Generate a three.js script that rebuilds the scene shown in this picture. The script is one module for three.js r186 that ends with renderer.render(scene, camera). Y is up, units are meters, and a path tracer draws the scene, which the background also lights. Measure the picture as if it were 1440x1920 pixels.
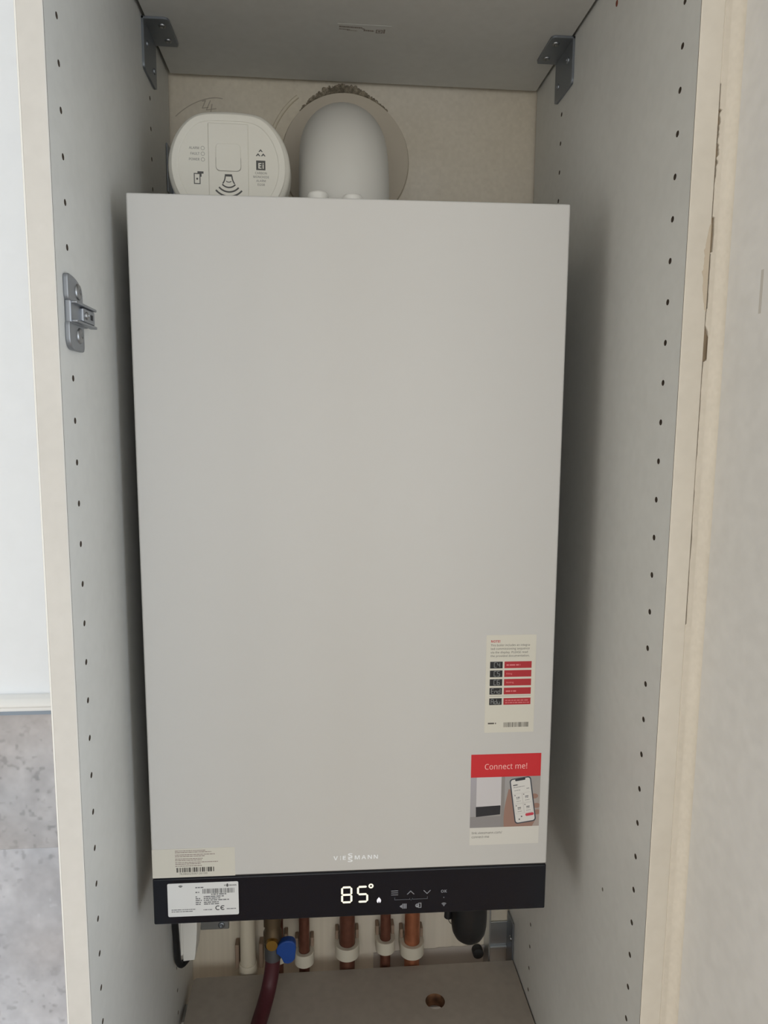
import * as THREE from 'three';
import { RoundedBoxGeometry } from 'three/addons/geometries/RoundedBoxGeometry.js';
import { mergeGeometries } from 'three/addons/utils/BufferGeometryUtils.js';
import { RectAreaLightUniformsLib } from 'three/addons/lights/RectAreaLightUniformsLib.js';
import { FontLoader } from 'three/addons/loaders/FontLoader.js';
import { TextGeometry } from 'three/addons/geometries/TextGeometry.js';

// ---------------------------------------------------------------- camera, daylight, exposure
const EYE = 1.7;                       // height of the lens above the floor
const scene = new THREE.Scene();
const camera = new THREE.PerspectiveCamera(2 * Math.atan(960 / 1346.58) * 180 / Math.PI, 0.75, 0.02, 60);
camera.position.set(-0.0442, EYE, 0.9731);
camera.rotation.set(-0.1289, -0.0862, 0.009, 'YXZ');
scene.add(camera);

const renderer = new THREE.WebGLRenderer({ antialias: true });
renderer.toneMapping = THREE.LinearToneMapping;
renderer.toneMappingExposure = 1.0;
renderer.shadowMap.enabled = true;
RectAreaLightUniformsLib.init();

scene.background = new THREE.Color().setRGB(0.75, 0.85, 1.0);   // even overcast sky outside the window
// daylight enters through two windows facing each other across the kitchen, either side of the camera
const ROOM = { x0: -2.2, x1: 1.9, z1: 2.75 };
const WINDOWS = [
  { side: -1, x: ROOM.x0, z0: 1.3, z1: 2.55, y0: 0.5, y1: 1.9, color: [1.0, 0.94, 0.84], power: 2.5 },
  { side: 1, x: ROOM.x1, z0: 0.75, z1: 2.45, y0: 0.3, y1: 2.0, color: [0.85, 0.94, 1.04], power: 4.95 },
];
// and a third, unseen one added behind the camera to light the recess
const FILLWIN = { x0: -0.75, x1: 0.75, y0: 1.05, y1: 2.05, color: [1.0, 0.97, 0.92], power: 1.88 };
{
  const w = FILLWIN, l = new THREE.RectAreaLight(new THREE.Color().setRGB(...w.color), w.power, w.x1 - w.x0, w.y1 - w.y0);
  l.position.set((w.x0 + w.x1) / 2, (w.y0 + w.y1) / 2, ROOM.z1 - 0.01); l.lookAt((w.x0 + w.x1) / 2, (w.y0 + w.y1) / 2, 0); scene.add(l);
}
for (const w of WINDOWS) {
  const l = new THREE.RectAreaLight(new THREE.Color().setRGB(...w.color), w.power, w.z1 - w.z0, w.y1 - w.y0);
  l.position.set(w.x - w.side * 0.01, (w.y0 + w.y1) / 2, (w.z0 + w.z1) / 2);
  l.lookAt(0, (w.y0 + w.y1) / 2, (w.z0 + w.z1) / 2);
  scene.add(l);
}

// ---------------------------------------------------------------- helpers (lengths in millimetres, heights measured from the lens)
let seed = 12345;
const rnd = () => { seed = (seed * 1664525 + 1013904223) >>> 0; return seed / 4294967296; };
const P = (x, y, z) => new THREE.Vector3(x / 1000, EYE + y / 1000, z / 1000);
const L = (x, y, z) => new THREE.Vector3(x / 1000, y / 1000, z / 1000);
const names = {};
const numbered = n => { const k = names[n] = (names[n] ?? -1) + 1; return k ? `${n}_${String(k).padStart(3, '0')}` : n; };
function mesh(name, geo, mat, parent = scene) {
  const m = new THREE.Mesh(geo, mat);
  m.name = parent === scene ? numbered(name) : name;
  m.castShadow = m.receiveShadow = true;
  parent.add(m);
  return m;
}
function thing(name, label, category, base, group) {       // a Group at the thing's base
  const g = new THREE.Group(); g.name = numbered(name); g.position.copy(base); scene.add(g);
  g.userData = { label, category }; if (group) g.userData.group = group;
  return g;
}
const tag = (o, label, category, group) => { o.userData.label = label; if (category) o.userData.category = category; if (group) o.userData.group = group; return o; };
const structure = o => { o.userData.kind = 'structure'; return o; };
// box between two corners given as for P(), as a child of a group whose base is `o.position`
function boxAt(name, x0, x1, y0, y1, z0, z1, mat, parent = scene, r = 0, uv = 0) {
  const w = (x1 - x0) / 1000, h = (y1 - y0) / 1000, d = (z1 - z0) / 1000;
  const g = r ? new RoundedBoxGeometry(w, h, d, 3, Math.min(r / 1000, w / 2.01, h / 2.01, d / 2.01)) : new THREE.BoxGeometry(w, h, d);
  const c = P((x0 + x1) / 2, (y0 + y1) / 2, (z0 + z1) / 2);
  if (parent !== scene) c.sub(rootPos(parent));
  g.translate(c.x, c.y, c.z);
  if (uv) metreUV(g, uv);
  return mesh(name, g, mat, parent);
}
function rootPos(o) { const v = new THREE.Vector3(); while (o && o !== scene) { v.add(o.position); o = o.parent; } return v; }
function metreUV(g, per = 1) {          // box mapping, `per` metres for one repeat
  const p = g.attributes.position, n = g.attributes.normal, uv = new Float32Array(p.count * 2);
  for (let i = 0; i < p.count; i++) {
    const a = [Math.abs(n.getX(i)), Math.abs(n.getY(i)), Math.abs(n.getZ(i))];
    const k = a[0] > a[1] && a[0] > a[2] ? [p.getZ(i), p.getY(i)] : a[1] > a[2] ? [p.getX(i), p.getZ(i)] : [p.getX(i), p.getY(i)];
    uv[2 * i] = k[0] / per; uv[2 * i + 1] = k[1] / per;
  }
  g.setAttribute('uv', new THREE.BufferAttribute(uv, 2));
  return g;
}
function planarUV(g, x0, y0, w, h) {    // one print across the front of a thing
  const p = g.attributes.position, uv = new Float32Array(p.count * 2);
  for (let i = 0; i < p.count; i++) { uv[2 * i] = (p.getX(i) - x0) / w; uv[2 * i + 1] = (p.getY(i) - y0) / h; }
  g.setAttribute('uv', new THREE.BufferAttribute(uv, 2));
  return g;
}
function cyl(name, r, a, b, mat, parent = scene, seg = 28, r2 = r) {
  const d = b.clone().sub(a), g = new THREE.CylinderGeometry(r2 / 1000, r / 1000, d.length(), seg);
  g.applyQuaternion(new THREE.Quaternion().setFromUnitVectors(new THREE.Vector3(0, 1, 0), d.clone().normalize()));
  const c = a.clone().add(b).multiplyScalar(0.5); if (parent !== scene) c.sub(rootPos(parent));
  g.translate(c.x, c.y, c.z);
  return mesh(name, g, mat, parent);
}
function tube(name, pts, r, mat, parent = scene, n = 60, seg = 18) {
  const o = parent === scene ? new THREE.Vector3() : rootPos(parent);
  const g = new THREE.TubeGeometry(new THREE.CatmullRomCurve3(pts.map(p => p.clone().sub(o)), false, 'centripetal'), n, r / 1000, seg);
  return mesh(name, g, mat, parent);
}
function lathe(name, profile, at, mat, parent = scene, seg = 32) {   // profile [[r, y], ...] in mm round a vertical axis
  const g = new THREE.LatheGeometry(profile.map(([r, y]) => new THREE.Vector2(r / 1000, y / 1000)), seg);
  const c = at.clone(); if (parent !== scene) c.sub(rootPos(parent));
  g.translate(c.x, c.y, c.z);
  return mesh(name, g, mat, parent);
}
// tileable value noise
const lattice = Array.from({ length: 65536 }, () => rnd());
const lat = (x, y, p, s) => lattice[(((y % p + p) % p) * 251 + ((x % p + p) % p) * 17 + s * 7919 + ((x % p + p) % p) * ((y % p + p) % p)) & 65535];
function vnoise(u, v, p, s = 0) {
  const x = u * p, y = v * p, i = Math.floor(x), j = Math.floor(y), fx = x - i, fy = y - j, a = fx * fx * (3 - 2 * fx), b = fy * fy * (3 - 2 * fy);
  return (lat(i, j, p, s) * (1 - a) + lat(i + 1, j, p, s) * a) * (1 - b) + (lat(i, j + 1, p, s) * (1 - a) + lat(i + 1, j + 1, p, s) * a) * b;
}
function fbm(u, v, p, oct, s = 0) { let t = 0, a = 0.5, n = 0; for (let k = 0; k < oct; k++) { t += a * vnoise(u, v, p << k, s + k); n += a; a *= 0.55; } return t / n; }
function dataTex(size, fn, srgb = true) {
  const d = new Uint8Array(size * size * 4);
  for (let j = 0; j < size; j++) for (let i = 0; i < size; i++) {
    const c = fn(i / size, j / size), o = 4 * (j * size + i);
    d[o] = c[0]; d[o + 1] = c[1]; d[o + 2] = c[2]; d[o + 3] = 255;
  }
  const t = new THREE.DataTexture(d, size, size); t.wrapS = t.wrapT = THREE.RepeatWrapping; t.magFilter = THREE.LinearFilter; t.minFilter = THREE.LinearMipmapLinearFilter; t.generateMipmaps = true;
  if (srgb) t.colorSpace = THREE.SRGBColorSpace;
  t.needsUpdate = true; return t;
}
const clamp = v => Math.max(0, Math.min(255, v));
const tones = (c, v) => c.map(k => clamp(k + v));
function canvasTex(w, h, draw) {
  const c = document.createElement('canvas'); c.width = w; c.height = h;
  draw(c.getContext('2d'), w, h);
  const t = new THREE.CanvasTexture(c); t.colorSpace = THREE.SRGBColorSpace; t.magFilter = THREE.LinearFilter; return t;
}
const std = (color, roughness = 0.6, o = {}) => new THREE.MeshStandardMaterial({ color, roughness, ...o });

// ---------------------------------------------------------------- materials
const grain = (c, amp, s) => dataTex(256, (u, v) => tones(c, (fbm(u, v, 4, 3, s) - 0.5) * amp + (fbm(u, v, 64, 2, s + 5) - 0.5) * amp * 0.8));
const M = {};
M.melamine = std(0xffffff, 0.42, { map: grain([201, 201, 197], 7, 1) });
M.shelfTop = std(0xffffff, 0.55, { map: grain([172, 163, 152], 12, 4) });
M.edge = std(0xffffff, 0.5, { map: grain([204, 201, 195], 7, 2) });
M.paintedEdge = std(0xffffff, 0.6, { map: grain([219, 212, 199], 9, 18) });
M.chip = std(0xffffff, 0.9, { map: dataTex(256, (u, v) => { const k = fbm(u, v, 64, 2, 3) - 0.5; return [clamp(96 + k * 90), clamp(66 + k * 70), clamp(44 + k * 55)]; }) });
M.hole = std(0x4f453b, 0.95);
M.plaster = std(0xffffff, 0.85, { map: grain([226, 224, 220], 8, 7), bumpMap: dataTex(256, (u, v) => { const k = 255 * fbm(u, v, 16, 4, 9); return [k, k, k]; }, false), bumpScale: 0.0006 });
M.whitewall = std(0xffffff, 0.6, { map: grain([240, 246, 253], 4, 8) });
M.nib = std(0xffffff, 0.8, { map: dataTex(512, (u, v) => { const a = (fbm(u, v, 3, 3, 12) - 0.5) * 14, b = (fbm(u, v, 90, 2, 13) - 0.5) * 9; return [clamp(217 + a + b), clamp(215 + a + b), clamp(211 + a * 1.1 + b)]; }), bumpMap: dataTex(256, (u, v) => { const k = 255 * fbm(u, v, 24, 3, 14); return [k, k, k]; }, false), bumpScale: 0.0005 });
M.filler = std(0xffffff, 0.75, { map: grain([219, 211, 197], 10, 15), bumpMap: dataTex(256, (u, v) => { const k = 255 * fbm(u, v, 12, 4, 16); return [k, k, k]; }, false), bumpScale: 0.0009 });
M.boiler = new THREE.MeshPhysicalMaterial({ color: 0xc5c4c1, roughness: 0.42, clearcoat: 0.15, clearcoatRoughness: 0.45 });
M.casing = std(0xc9c9c6, 0.5);
M.black = std(0x0b0d10, 0.5);
M.white = std(0xe9e7e1, 0.45);
M.flue = std(0xd0cec8, 0.5);
M.rosette = std(0xc6bcab, 0.8);
M.steel = std(0xc3c7ca, 0.4, { metalness: 1 });
M.darkSteel = std(0x9298a0, 0.48, { metalness: 1 });
M.hingeSteel = std(0x9a9ea4, 0.42, { metalness: 1 });
const copperMap = (r, g, b, n) => dataTex(256, (u, v) => { const k = fbm(u, v, 5, 4, n) - 0.5; return [clamp(r + k * 60), clamp(g + k * 52), clamp(b + k * 44)]; });
M.copper = std(0xffffff, 0.5, { metalness: 0.6, map: copperMap(128, 84, 68, 21) });
M.brightCopper = std(0xffffff, 0.4, { metalness: 0.75, map: copperMap(196, 128, 96, 22) });
M.brass = std(0xb08a45, 0.4, { metalness: 0.9 });
M.oldBrass = std(0x6b5c48, 0.5, { metalness: 0.8 });
M.clip = std(0xd6cfbe, 0.6);
M.clipDirty = std(0x9a8471, 0.8);
M.waste = std(0xdcd2bd, 0.5);
M.hose = std(0x4a1a22, 0.55);
M.blue = std(0x1a4796, 0.45);
M.bolt = std(0x9a9c9e, 0.4, { metalness: 1 });
M.pane = new THREE.MeshPhysicalMaterial({ color: 0xffffff, roughness: 0.02, transmission: 1, thickness: 0, ior: 1.5 });
M.slot = std(0x2a2b2c, 0.8);
M.mortar = std(0xffffff, 1, { map: dataTex(256, (u, v) => { const k = fbm(u, v, 12, 4, 31) - 0.5; return [clamp(142 + k * 110), clamp(132 + k * 105), clamp(114 + k * 95)]; }), bumpMap: dataTex(256, (u, v) => { const k = 255 * fbm(u, v, 20, 3, 33); return [k, k, k]; }, false), bumpScale: 0.002 });
// ---------------------------------------------------------------- the room
const RX0 = ROOM.x0 * 1000, RX1 = ROOM.x1 * 1000, FLOOR = -1700, CEIL = 750, RZ = ROOM.z1 * 1000;
M.floor = std(0xffffff, 0.55, { map: dataTex(512, (u, v) => { const g = fbm(u * 1, v, 3, 3, 41) * 20 + vnoise(u, v * 0.02, 64, 42) * 26; return [clamp(104 + g), clamp(78 + g * 0.9), clamp(56 + g * 0.7)]; }) });
M.roomWall = std(0xe6e1d6, 0.85);
M.ceiling = std(0xeeece6, 0.9);
structure(boxAt('floor', RX0 - 100, RX1 + 100, FLOOR - 100, FLOOR, -150, RZ + 150, M.floor, scene, 0, 1));
structure(boxAt('ceiling', RX0 - 100, RX1 + 100, CEIL, CEIL + 100, -150, RZ + 150, M.ceiling));
{
  const g = new THREE.Group(); g.name = 'wall_front'; structure(g); scene.add(g);
  const x0 = FILLWIN.x0 * 1000, x1 = FILLWIN.x1 * 1000, y0 = (FILLWIN.y0 - EYE) * 1000, y1 = (FILLWIN.y1 - EYE) * 1000;
  boxAt('masonry', RX0, x0, FLOOR, CEIL, RZ, RZ + 150, M.roomWall, g); boxAt('masonry', x1, RX1, FLOOR, CEIL, RZ, RZ + 150, M.roomWall, g);
  boxAt('masonry', x0, x1, FLOOR, y0, RZ, RZ + 150, M.roomWall, g); boxAt('masonry', x0, x1, y1, CEIL, RZ, RZ + 150, M.roomWall, g);
  const f = new THREE.Group(); f.name = 'window_3'; structure(f); scene.add(f);  // added window around the fill light behind the camera
  for (const [p, q, r, s] of [[x0, x0 + 50, y0, y1], [x1 - 50, x1, y0, y1], [x0 + 50, x1 - 50, y0, y0 + 50], [x0 + 50, x1 - 50, y1 - 50, y1]]) boxAt('window_frame', p, q, r, s, RZ + 60, RZ + 110, M.white, f, 4);
  boxAt('pane', x0 + 50, x1 - 50, y0 + 50, y1 - 50, RZ + 83, RZ + 87, M.pane, f);
}
WINDOWS.forEach((w, n) => {              // side walls, each round its window opening
  const g = new THREE.Group(); g.name = w.side < 0 ? 'wall_left' : 'wall_right'; structure(g); scene.add(g);
  const a = w.x * 1000, b = a + w.side * 120, x0 = Math.min(a, b), x1 = Math.max(a, b), y0 = (w.y0 - EYE) * 1000, y1 = (w.y1 - EYE) * 1000, z0 = w.z0 * 1000, z1 = w.z1 * 1000;
  boxAt('masonry', x0, x1, FLOOR, CEIL, -150, z0, M.roomWall, g);
  boxAt('masonry', x0, x1, FLOOR, CEIL, z1, RZ + 150, M.roomWall, g);
  boxAt('masonry', x0, x1, FLOOR, y0, z0, z1, M.roomWall, g);
  boxAt('masonry', x0, x1, y1, CEIL, z0, z1, M.roomWall, g);
  const f = new THREE.Group(); f.name = `window_${n + 1}`; structure(f); scene.add(f);
  const c = (x0 + x1) / 2;
  for (const [p, q, r, s] of [[z0, z0 + 50, y0, y1], [z1 - 50, z1, y0, y1], [z0 + 50, z1 - 50, y0, y0 + 50], [z0 + 50, z1 - 50, y1 - 50, y1], [(z0 + z1) / 2 - 30, (z0 + z1) / 2 + 30, y0 + 50, y1 - 50]])
    boxAt('window_frame', c - 25, c + 25, r, s, p, q, M.white, f, 4);
  for (const [p, q] of [[z0 + 50, (z0 + z1) / 2 - 30], [(z0 + z1) / 2 + 30, z1 - 50]]) boxAt('pane', c - 2, c + 2, y0 + 50, y1 - 50, p, q, M.pane, f);
});
// ---- the wall behind the cabinet, white beside it, cream plaster inside it
const LZ = 320;                          // the wall to the left of the cabinet stands this far forward
const wallBack = new THREE.Group(); wallBack.name = 'wall_back'; structure(wallBack); scene.add(wallBack);
boxAt('painted_wall', RX0, -252.3, FLOOR, CEIL, -150, LZ, M.whitewall, wallBack, 0, 1);
boxAt('painted_wall', 420, RX1, FLOOR, CEIL, -150, 0, M.plaster, wallBack, 0, 1);
M.alcove = std(0xffffff, 0.8, { map: canvasTex(1050, 2048, (c, W, H) => {
  // 525 x 1024 mm of wall at 2 pixels a millimetre, top edge 440 mm above the lens
  const px = x => (x + 255) * 2, py = y => (440 - y) * 2;
  const im = c.createImageData(W, H);
  for (let j = 0; j < H; j++) for (let i = 0; i < W; i++) {
    const u = i / 1024, v = j / 1024, k = (fbm(u, v, 6, 4, 51) - 0.5) * 16 + (fbm(u, v, 128, 2, 52) - 0.5) * 10, b = (fbm(u, v, 3, 3, 53) - 0.5) * 12, o = 4 * (j * W + i);
    im.data[o] = clamp(216 + k); im.data[o + 1] = clamp(207 + k - b * 0.3); im.data[o + 2] = clamp(190 + k - b); im.data[o + 3] = 255;
  }
  c.putImageData(im, 0, 0);
  // pencilled arc and number above the alarm
  c.strokeStyle = 'rgba(100,88,76,0.5)'; c.lineWidth = 1.7; c.lineCap = 'round';
  c.beginPath(); c.moveTo(px(-226), py(373)); c.bezierCurveTo(px(-205), py(393), px(-180), py(399), px(-168), py(396)); c.stroke();
  c.beginPath(); c.moveTo(px(-193), py(392)); c.lineTo(px(-189), py(393)); c.lineTo(px(-193), py(384)); c.lineTo(px(-186), py(385)); c.stroke();
  c.beginPath(); c.moveTo(px(-183), py(393)); c.lineTo(px(-188), py(382)); c.lineTo(px(-176), py(384)); c.moveTo(px(-181), py(389)); c.lineTo(px(-183), py(378)); c.stroke();
  // brown scuffs under the boiler
  c.fillStyle = 'rgba(120,92,66,0.55)';
  for (const [x, y, r] of [[-206, -752, 2.2], [-199, -771, 3.2], [-188, -741, 1.4], [-175, -766, 1.2], [-214, -789, 1.5]]) for (let k = 0; k < 7; k++) { c.beginPath(); c.arc(px(x + (rnd() - 0.5) * r * 3), py(y + (rnd() - 0.5) * r * 3), r * (0.3 + rnd() * 0.7), 0, 7); c.fill(); }
}) });
{
  const g = new THREE.BoxGeometry(0.525, CEIL / 1000 - FLOOR / 1000, 0.15);
  g.translate(0.0075, EYE + (CEIL + FLOOR) / 2000, -0.075);
  planarUV(g, -0.255, EYE + 0.440 - 1.024, 0.525, 1.024);
  mesh('cream_plaster', g, M.alcove, wallBack);
  // greyer, unpainted strip of plaster at the foot of the pipes
  const s = new THREE.Shape(); s.moveTo(0.030, -0.9);
  for (let x = 30; x <= 233; x += 7) s.lineTo(x / 1000, (-787.5 + (x - 30) * 0.022 + (rnd() - 0.5) * 1.6) / 1000);
  s.lineTo(0.2333, -0.9); s.closePath();
  const p = new THREE.ExtrudeGeometry(s, { depth: 0.0012, bevelEnabled: false }); p.translate(0, EYE, 0);
  mesh('bare_plaster', p, std(0xb7b0a8, 0.9), wallBack);
}
// ---- concrete-look tiles and their trim to the left of the cabinet
const smooth = (a, b, x) => { const t = Math.max(0, Math.min(1, (x - a) / (b - a))); return t * t * (3 - 2 * t); };
const stone = (s, base) => dataTex(512, (u, v) => {
  const cloud = fbm(u, v, 3, 6, s), fine = fbm(u, v, 64, 3, s + 9), warm = fbm(u, v, 4, 3, s + 17), pit = fbm(u, v, 110, 2, s + 23), zone = fbm(u, v, 6, 4, s + 29);
  const k = (cloud - 0.5) * 100 + (fine - 0.5) * 26 + (zone - 0.5) * 34 - 26 * smooth(0.62, 0.8, pit) * smooth(0.5, 0.66, zone) + 16 * smooth(0.3, 0.16, pit) * smooth(0.5, 0.34, zone);
  const w = (warm - 0.5) * 14;
  return [clamp(base[0] + k + w), clamp(base[1] + k), clamp(base[2] + k - w)];
});
const TRIM = -263, TILE1 = -397.5;
const stones = [stone(61, [183, 182, 186]), stone(83, [188, 192, 202])].map(map => std(0xffffff, 0.5, { map }));
{
  for (let r = 0; r < 5; r++) {
    const y1 = r ? TILE1 - (r - 1) * 300 : TRIM - 3, y0 = TILE1 - r * 300 + 0.1;
    for (let k = 0; k < 3; k++) boxAt('tile', -252 - (k + 1) * 400 + 0.4, -252 - k * 400, Math.max(y0, FLOOR), y1, LZ, LZ + 8, stones[(r + k) % 2], wallBack, 0.15, 0.6);
  }
  // rounded white trim capping the tiles, with a grey-blue sealing lip under it
  const s = new THREE.Shape(), u = 0.56; s.moveTo(0, 0); s.lineTo(0.012, 0); s.lineTo(0.012, 0.003); s.quadraticCurveTo(0.016, 0.010 * u, 0.009, 0.0185 * u); s.lineTo(0.004, 0.0215 * u); s.lineTo(0, 0.0215 * u); s.closePath();
  const g = new THREE.ExtrudeGeometry(s, { depth: 1.2, bevelEnabled: false, curveSegments: 10 });
  g.rotateY(-Math.PI / 2); g.translate(-0.252, EYE + TRIM / 1000, LZ / 1000);
  structure(mesh('trim_1', g, std(0xf1f3f4, 0.3)));
  const e = new THREE.BoxGeometry(1.2, 0.003, 0.013); e.translate(-0.852, EYE + TRIM / 1000 - 0.0015, LZ / 1000 + 0.0065);
  structure(mesh('trim_2', e, std(0x8f9dae, 0.4)));
}
// ---- plastered nib of wall to the right of the cabinet, with the cracked filler between
const nib = new THREE.Group(); nib.name = 'wall_nib'; structure(nib); scene.add(nib);
boxAt('plastered_wall', 263, 420, FLOOR, CEIL, 0, 620, M.nib, nib, 4, 0.8);
{
  // filler: jagged left outline along the edge of the side panel, so that a crack stays open
  const s = new THREE.Shape(), left = [];
  const wid = y => {                       // how far the filler stays clear of the panel
    let w = 0.15;
    if (y < 250 && y > -165) w = 0.35 + 1.0 * fbm(0.13, (y + 900) / 1600, 256, 3, 71) ;
    if (y < 232 && y > 182) w = 0.4 + 4.2 * fbm(0.4, (y + 900) / 1600, 512, 2, 72) ** 1.5;
    if (y < 155 && y > 128) w += 1.9;
    if (y < 128 && y > 86) w += 0.5;
    if (y < 74 && y > 46) w = 0.6 + 7.2 * Math.min(1, (74 - y) / 13) * Math.min(1, (y - 45) / 5) * (0.6 + 0.7 * fbm(0.7, (y + 900) / 1600, 400, 2, 73));
    if (y < -20 && y > -120) w = 0.5 + 1.5 * Math.max(0, fbm(0.9, (y + 900) / 1600, 128, 3, 74) - 0.35);
    return w;
  };
  for (let y = 700; y >= -1690; y -= (y < 320 && y > -250 ? 1 : 20)) left.push([251.2 + wid(y), y]);
  s.moveTo(0.264, 0.7); for (const [x, y] of left) s.lineTo(x / 1000, y / 1000); s.lineTo(0.264, -1.69); s.closePath();
  const g = new THREE.ExtrudeGeometry(s, { depth: 0.012, bevelEnabled: true, bevelThickness: 0.0006, bevelSize: 0.0003, bevelSegments: 1 });
  g.translate(0, EYE, 0.4141); metreUV(g, 0.2);
  mesh('filler_strip', g, M.filler, nib);
  boxAt('rough_backing', 251.1, 264, -1690, 700, 395, 423.6, std(0xa8967e, 1), nib);
  // soft hollow where filler and wall meet
  const fil = new THREE.PlaneGeometry(1, 2.39, 14, 60), fp = fil.attributes.position, FR = 9;
  for (let i = 0; i < fp.count; i++) {
    const a = (fp.getX(i) + 0.5) * Math.PI / 2, y = fp.getY(i), wob = 0.5 * (fbm(0.3, y / 2.4 + 0.5, 40, 2, 78) - 0.5);
    fp.setXYZ(i, (263.1 - FR * (1 - Math.sin(a)) + wob * Math.cos(a) * 0.3) / 1000, EYE - 0.495 + y, (426.5 + FR * (1 - Math.cos(a))) / 1000);
  }
  fil.computeVertexNormals();
  { const p = fil.attributes.position, uv = fil.attributes.uv; for (let i = 0; i < p.count; i++) uv.setXY(i, (p.getX(i) + p.getZ(i)) / 0.2, p.getY(i) / 0.2); }
  mesh('corner_fillet', fil, M.filler, nib);
  // sliver of bare wood where paint has flaked off the panel edge
  const sl = new THREE.Shape(); sl.moveTo(0.2511, 0.150);
  for (let y = 148; y > 84; y -= 2) sl.lineTo((251 - 0.8 - 4.2 * Math.sin(Math.PI * Math.min(1, (150 - y) / 66)) * (0.55 + 0.6 * fbm(0.2, y / 100, 64, 2, 79))) / 1000, y / 1000);
  sl.lineTo(0.2511, 0.084); sl.closePath();
  const sg = new THREE.ExtrudeGeometry(sl, { depth: 0.0002, bevelEnabled: false }); sg.translate(0, EYE, 0.4263);
  mesh('flaked_paint', sg, std(0xcabda9, 0.9), nib);
  boxAt('pencil_scuff', 262.9, 263.03, 76, 106, 476, 479, std(0xc3beb6, 0.9), nib);
}

// ---------------------------------------------------------------- the tall cabinet
const cab = thing('tall_cabinet', 'tall open white larder cabinet with drilled side panels around the boiler', 'cabinet', P(0, FLOOR, 210));
const IN = 233.2, DEP = 426, CABTOP = 560;
function sidePanel(side, yFront, yRear) {
  const s = new THREE.Shape(); s.moveTo(0.004, FLOOR / 1000); s.lineTo((DEP - 1.2) / 1000, FLOOR / 1000); s.lineTo((DEP - 1.2) / 1000, CABTOP / 1000); s.lineTo(0.004, CABTOP / 1000); s.closePath();
  for (const [z, y0] of [[DEP - 26.8, yFront], [108, yRear]]) for (let y = y0 + 32 * 6; y > -800; y -= 32) {
    if (y > 500) continue;
    const h = new THREE.Path(); h.absarc(z / 1000, y / 1000, 0.0025, 0, 2 * Math.PI, true); s.holes.push(h);
  }
  const g = new THREE.ExtrudeGeometry(s, { depth: 0.012, bevelEnabled: false, curveSegments: 5 });
  // shape x -> world z, extrusion -> outwards
  g.rotateY(-Math.PI / 2);                                // x -> +z, z -> -x
  if (side > 0) g.translate(0.012, 0, 0);
  const b = cab.position;
  g.translate(side * IN / 1000 - b.x, EYE - b.y, -b.z);
  metreUV(g, 0.5);
  const p = tag(mesh('side_panel', g, [M.melamine, M.hole], cab), side < 0 ? 'white melamine side panel with two rows of drilled holes and a hinge plate' : 'white melamine side panel with two rows of drilled holes beside the plastered wall');
  const o = side * (IN + 12.05), e = side * (IN + 18);
  boxAt('outer_skin', Math.min(o, e), Math.max(o, e), FLOOR, CABTOP, 4, DEP - 1.2, M.melamine, p, 0, 0.5);
  boxAt('edge_band', Math.min(side * IN, e), Math.max(side * IN, e), FLOOR, CABTOP, DEP - 1.2, DEP + 0.3, side < 0 ? M.edge : M.paintedEdge, p, 0.7, 0.5);
  if (side < 0) boxAt('white_edge_line', -252.2, -251.1, FLOOR, CABTOP, 320, DEP + 0.4, M.white, p, 0.4);  // thin white strip down the outer edge of the left panel
  return p;
}
sidePanel(-1, 284.5, 349.1);
sidePanel(1, 319.2, 352);
boxAt('top_shelf', -229.2, 229.8, 418, 436, 11, 408, M.melamine, cab, 0.6, 0.5);
boxAt('cabinet_top', -IN, IN, CABTOP - 18, CABTOP, 6, DEP, M.melamine, cab, 0.6, 0.5);
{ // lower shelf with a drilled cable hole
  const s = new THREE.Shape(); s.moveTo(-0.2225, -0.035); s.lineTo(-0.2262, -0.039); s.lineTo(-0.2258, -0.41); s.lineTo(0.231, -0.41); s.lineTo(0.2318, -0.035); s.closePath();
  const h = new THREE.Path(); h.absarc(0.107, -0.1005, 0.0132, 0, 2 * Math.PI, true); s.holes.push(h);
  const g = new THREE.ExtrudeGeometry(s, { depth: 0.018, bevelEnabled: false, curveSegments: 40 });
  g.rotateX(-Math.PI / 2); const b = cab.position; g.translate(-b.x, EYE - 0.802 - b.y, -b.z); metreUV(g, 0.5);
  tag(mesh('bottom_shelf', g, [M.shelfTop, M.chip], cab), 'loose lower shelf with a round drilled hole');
  boxAt('shelf_edge', -225.8, 231, -801.8, -784.2, 410, 411.2, M.edge, cab, 0.4, 0.5);
  boxAt('shelf_support', -IN, IN, -820, -802, 60, 90, M.melamine, cab);
}
// small brown knock and the dark smudges on the panels
{ const g = new THREE.SphereGeometry(0.003, 12, 8); g.scale(0.3, 1, 0.7); const b = cab.position; g.translate(0.2330 - b.x, EYE + 0.390 - b.y, 0.262 - b.z); mesh('chipped_spot', g, std(0x6a3322, 0.9), cab); }
{ const g = new THREE.SphereGeometry(0.002, 12, 8); g.scale(0.2, 1, 0.8); const b = cab.position; g.translate(0.2331 - b.x, EYE - 0.463 - b.y, 0.333 - b.z); mesh('smudge', g, std(0x6b685d, 0.9), cab); }
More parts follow.
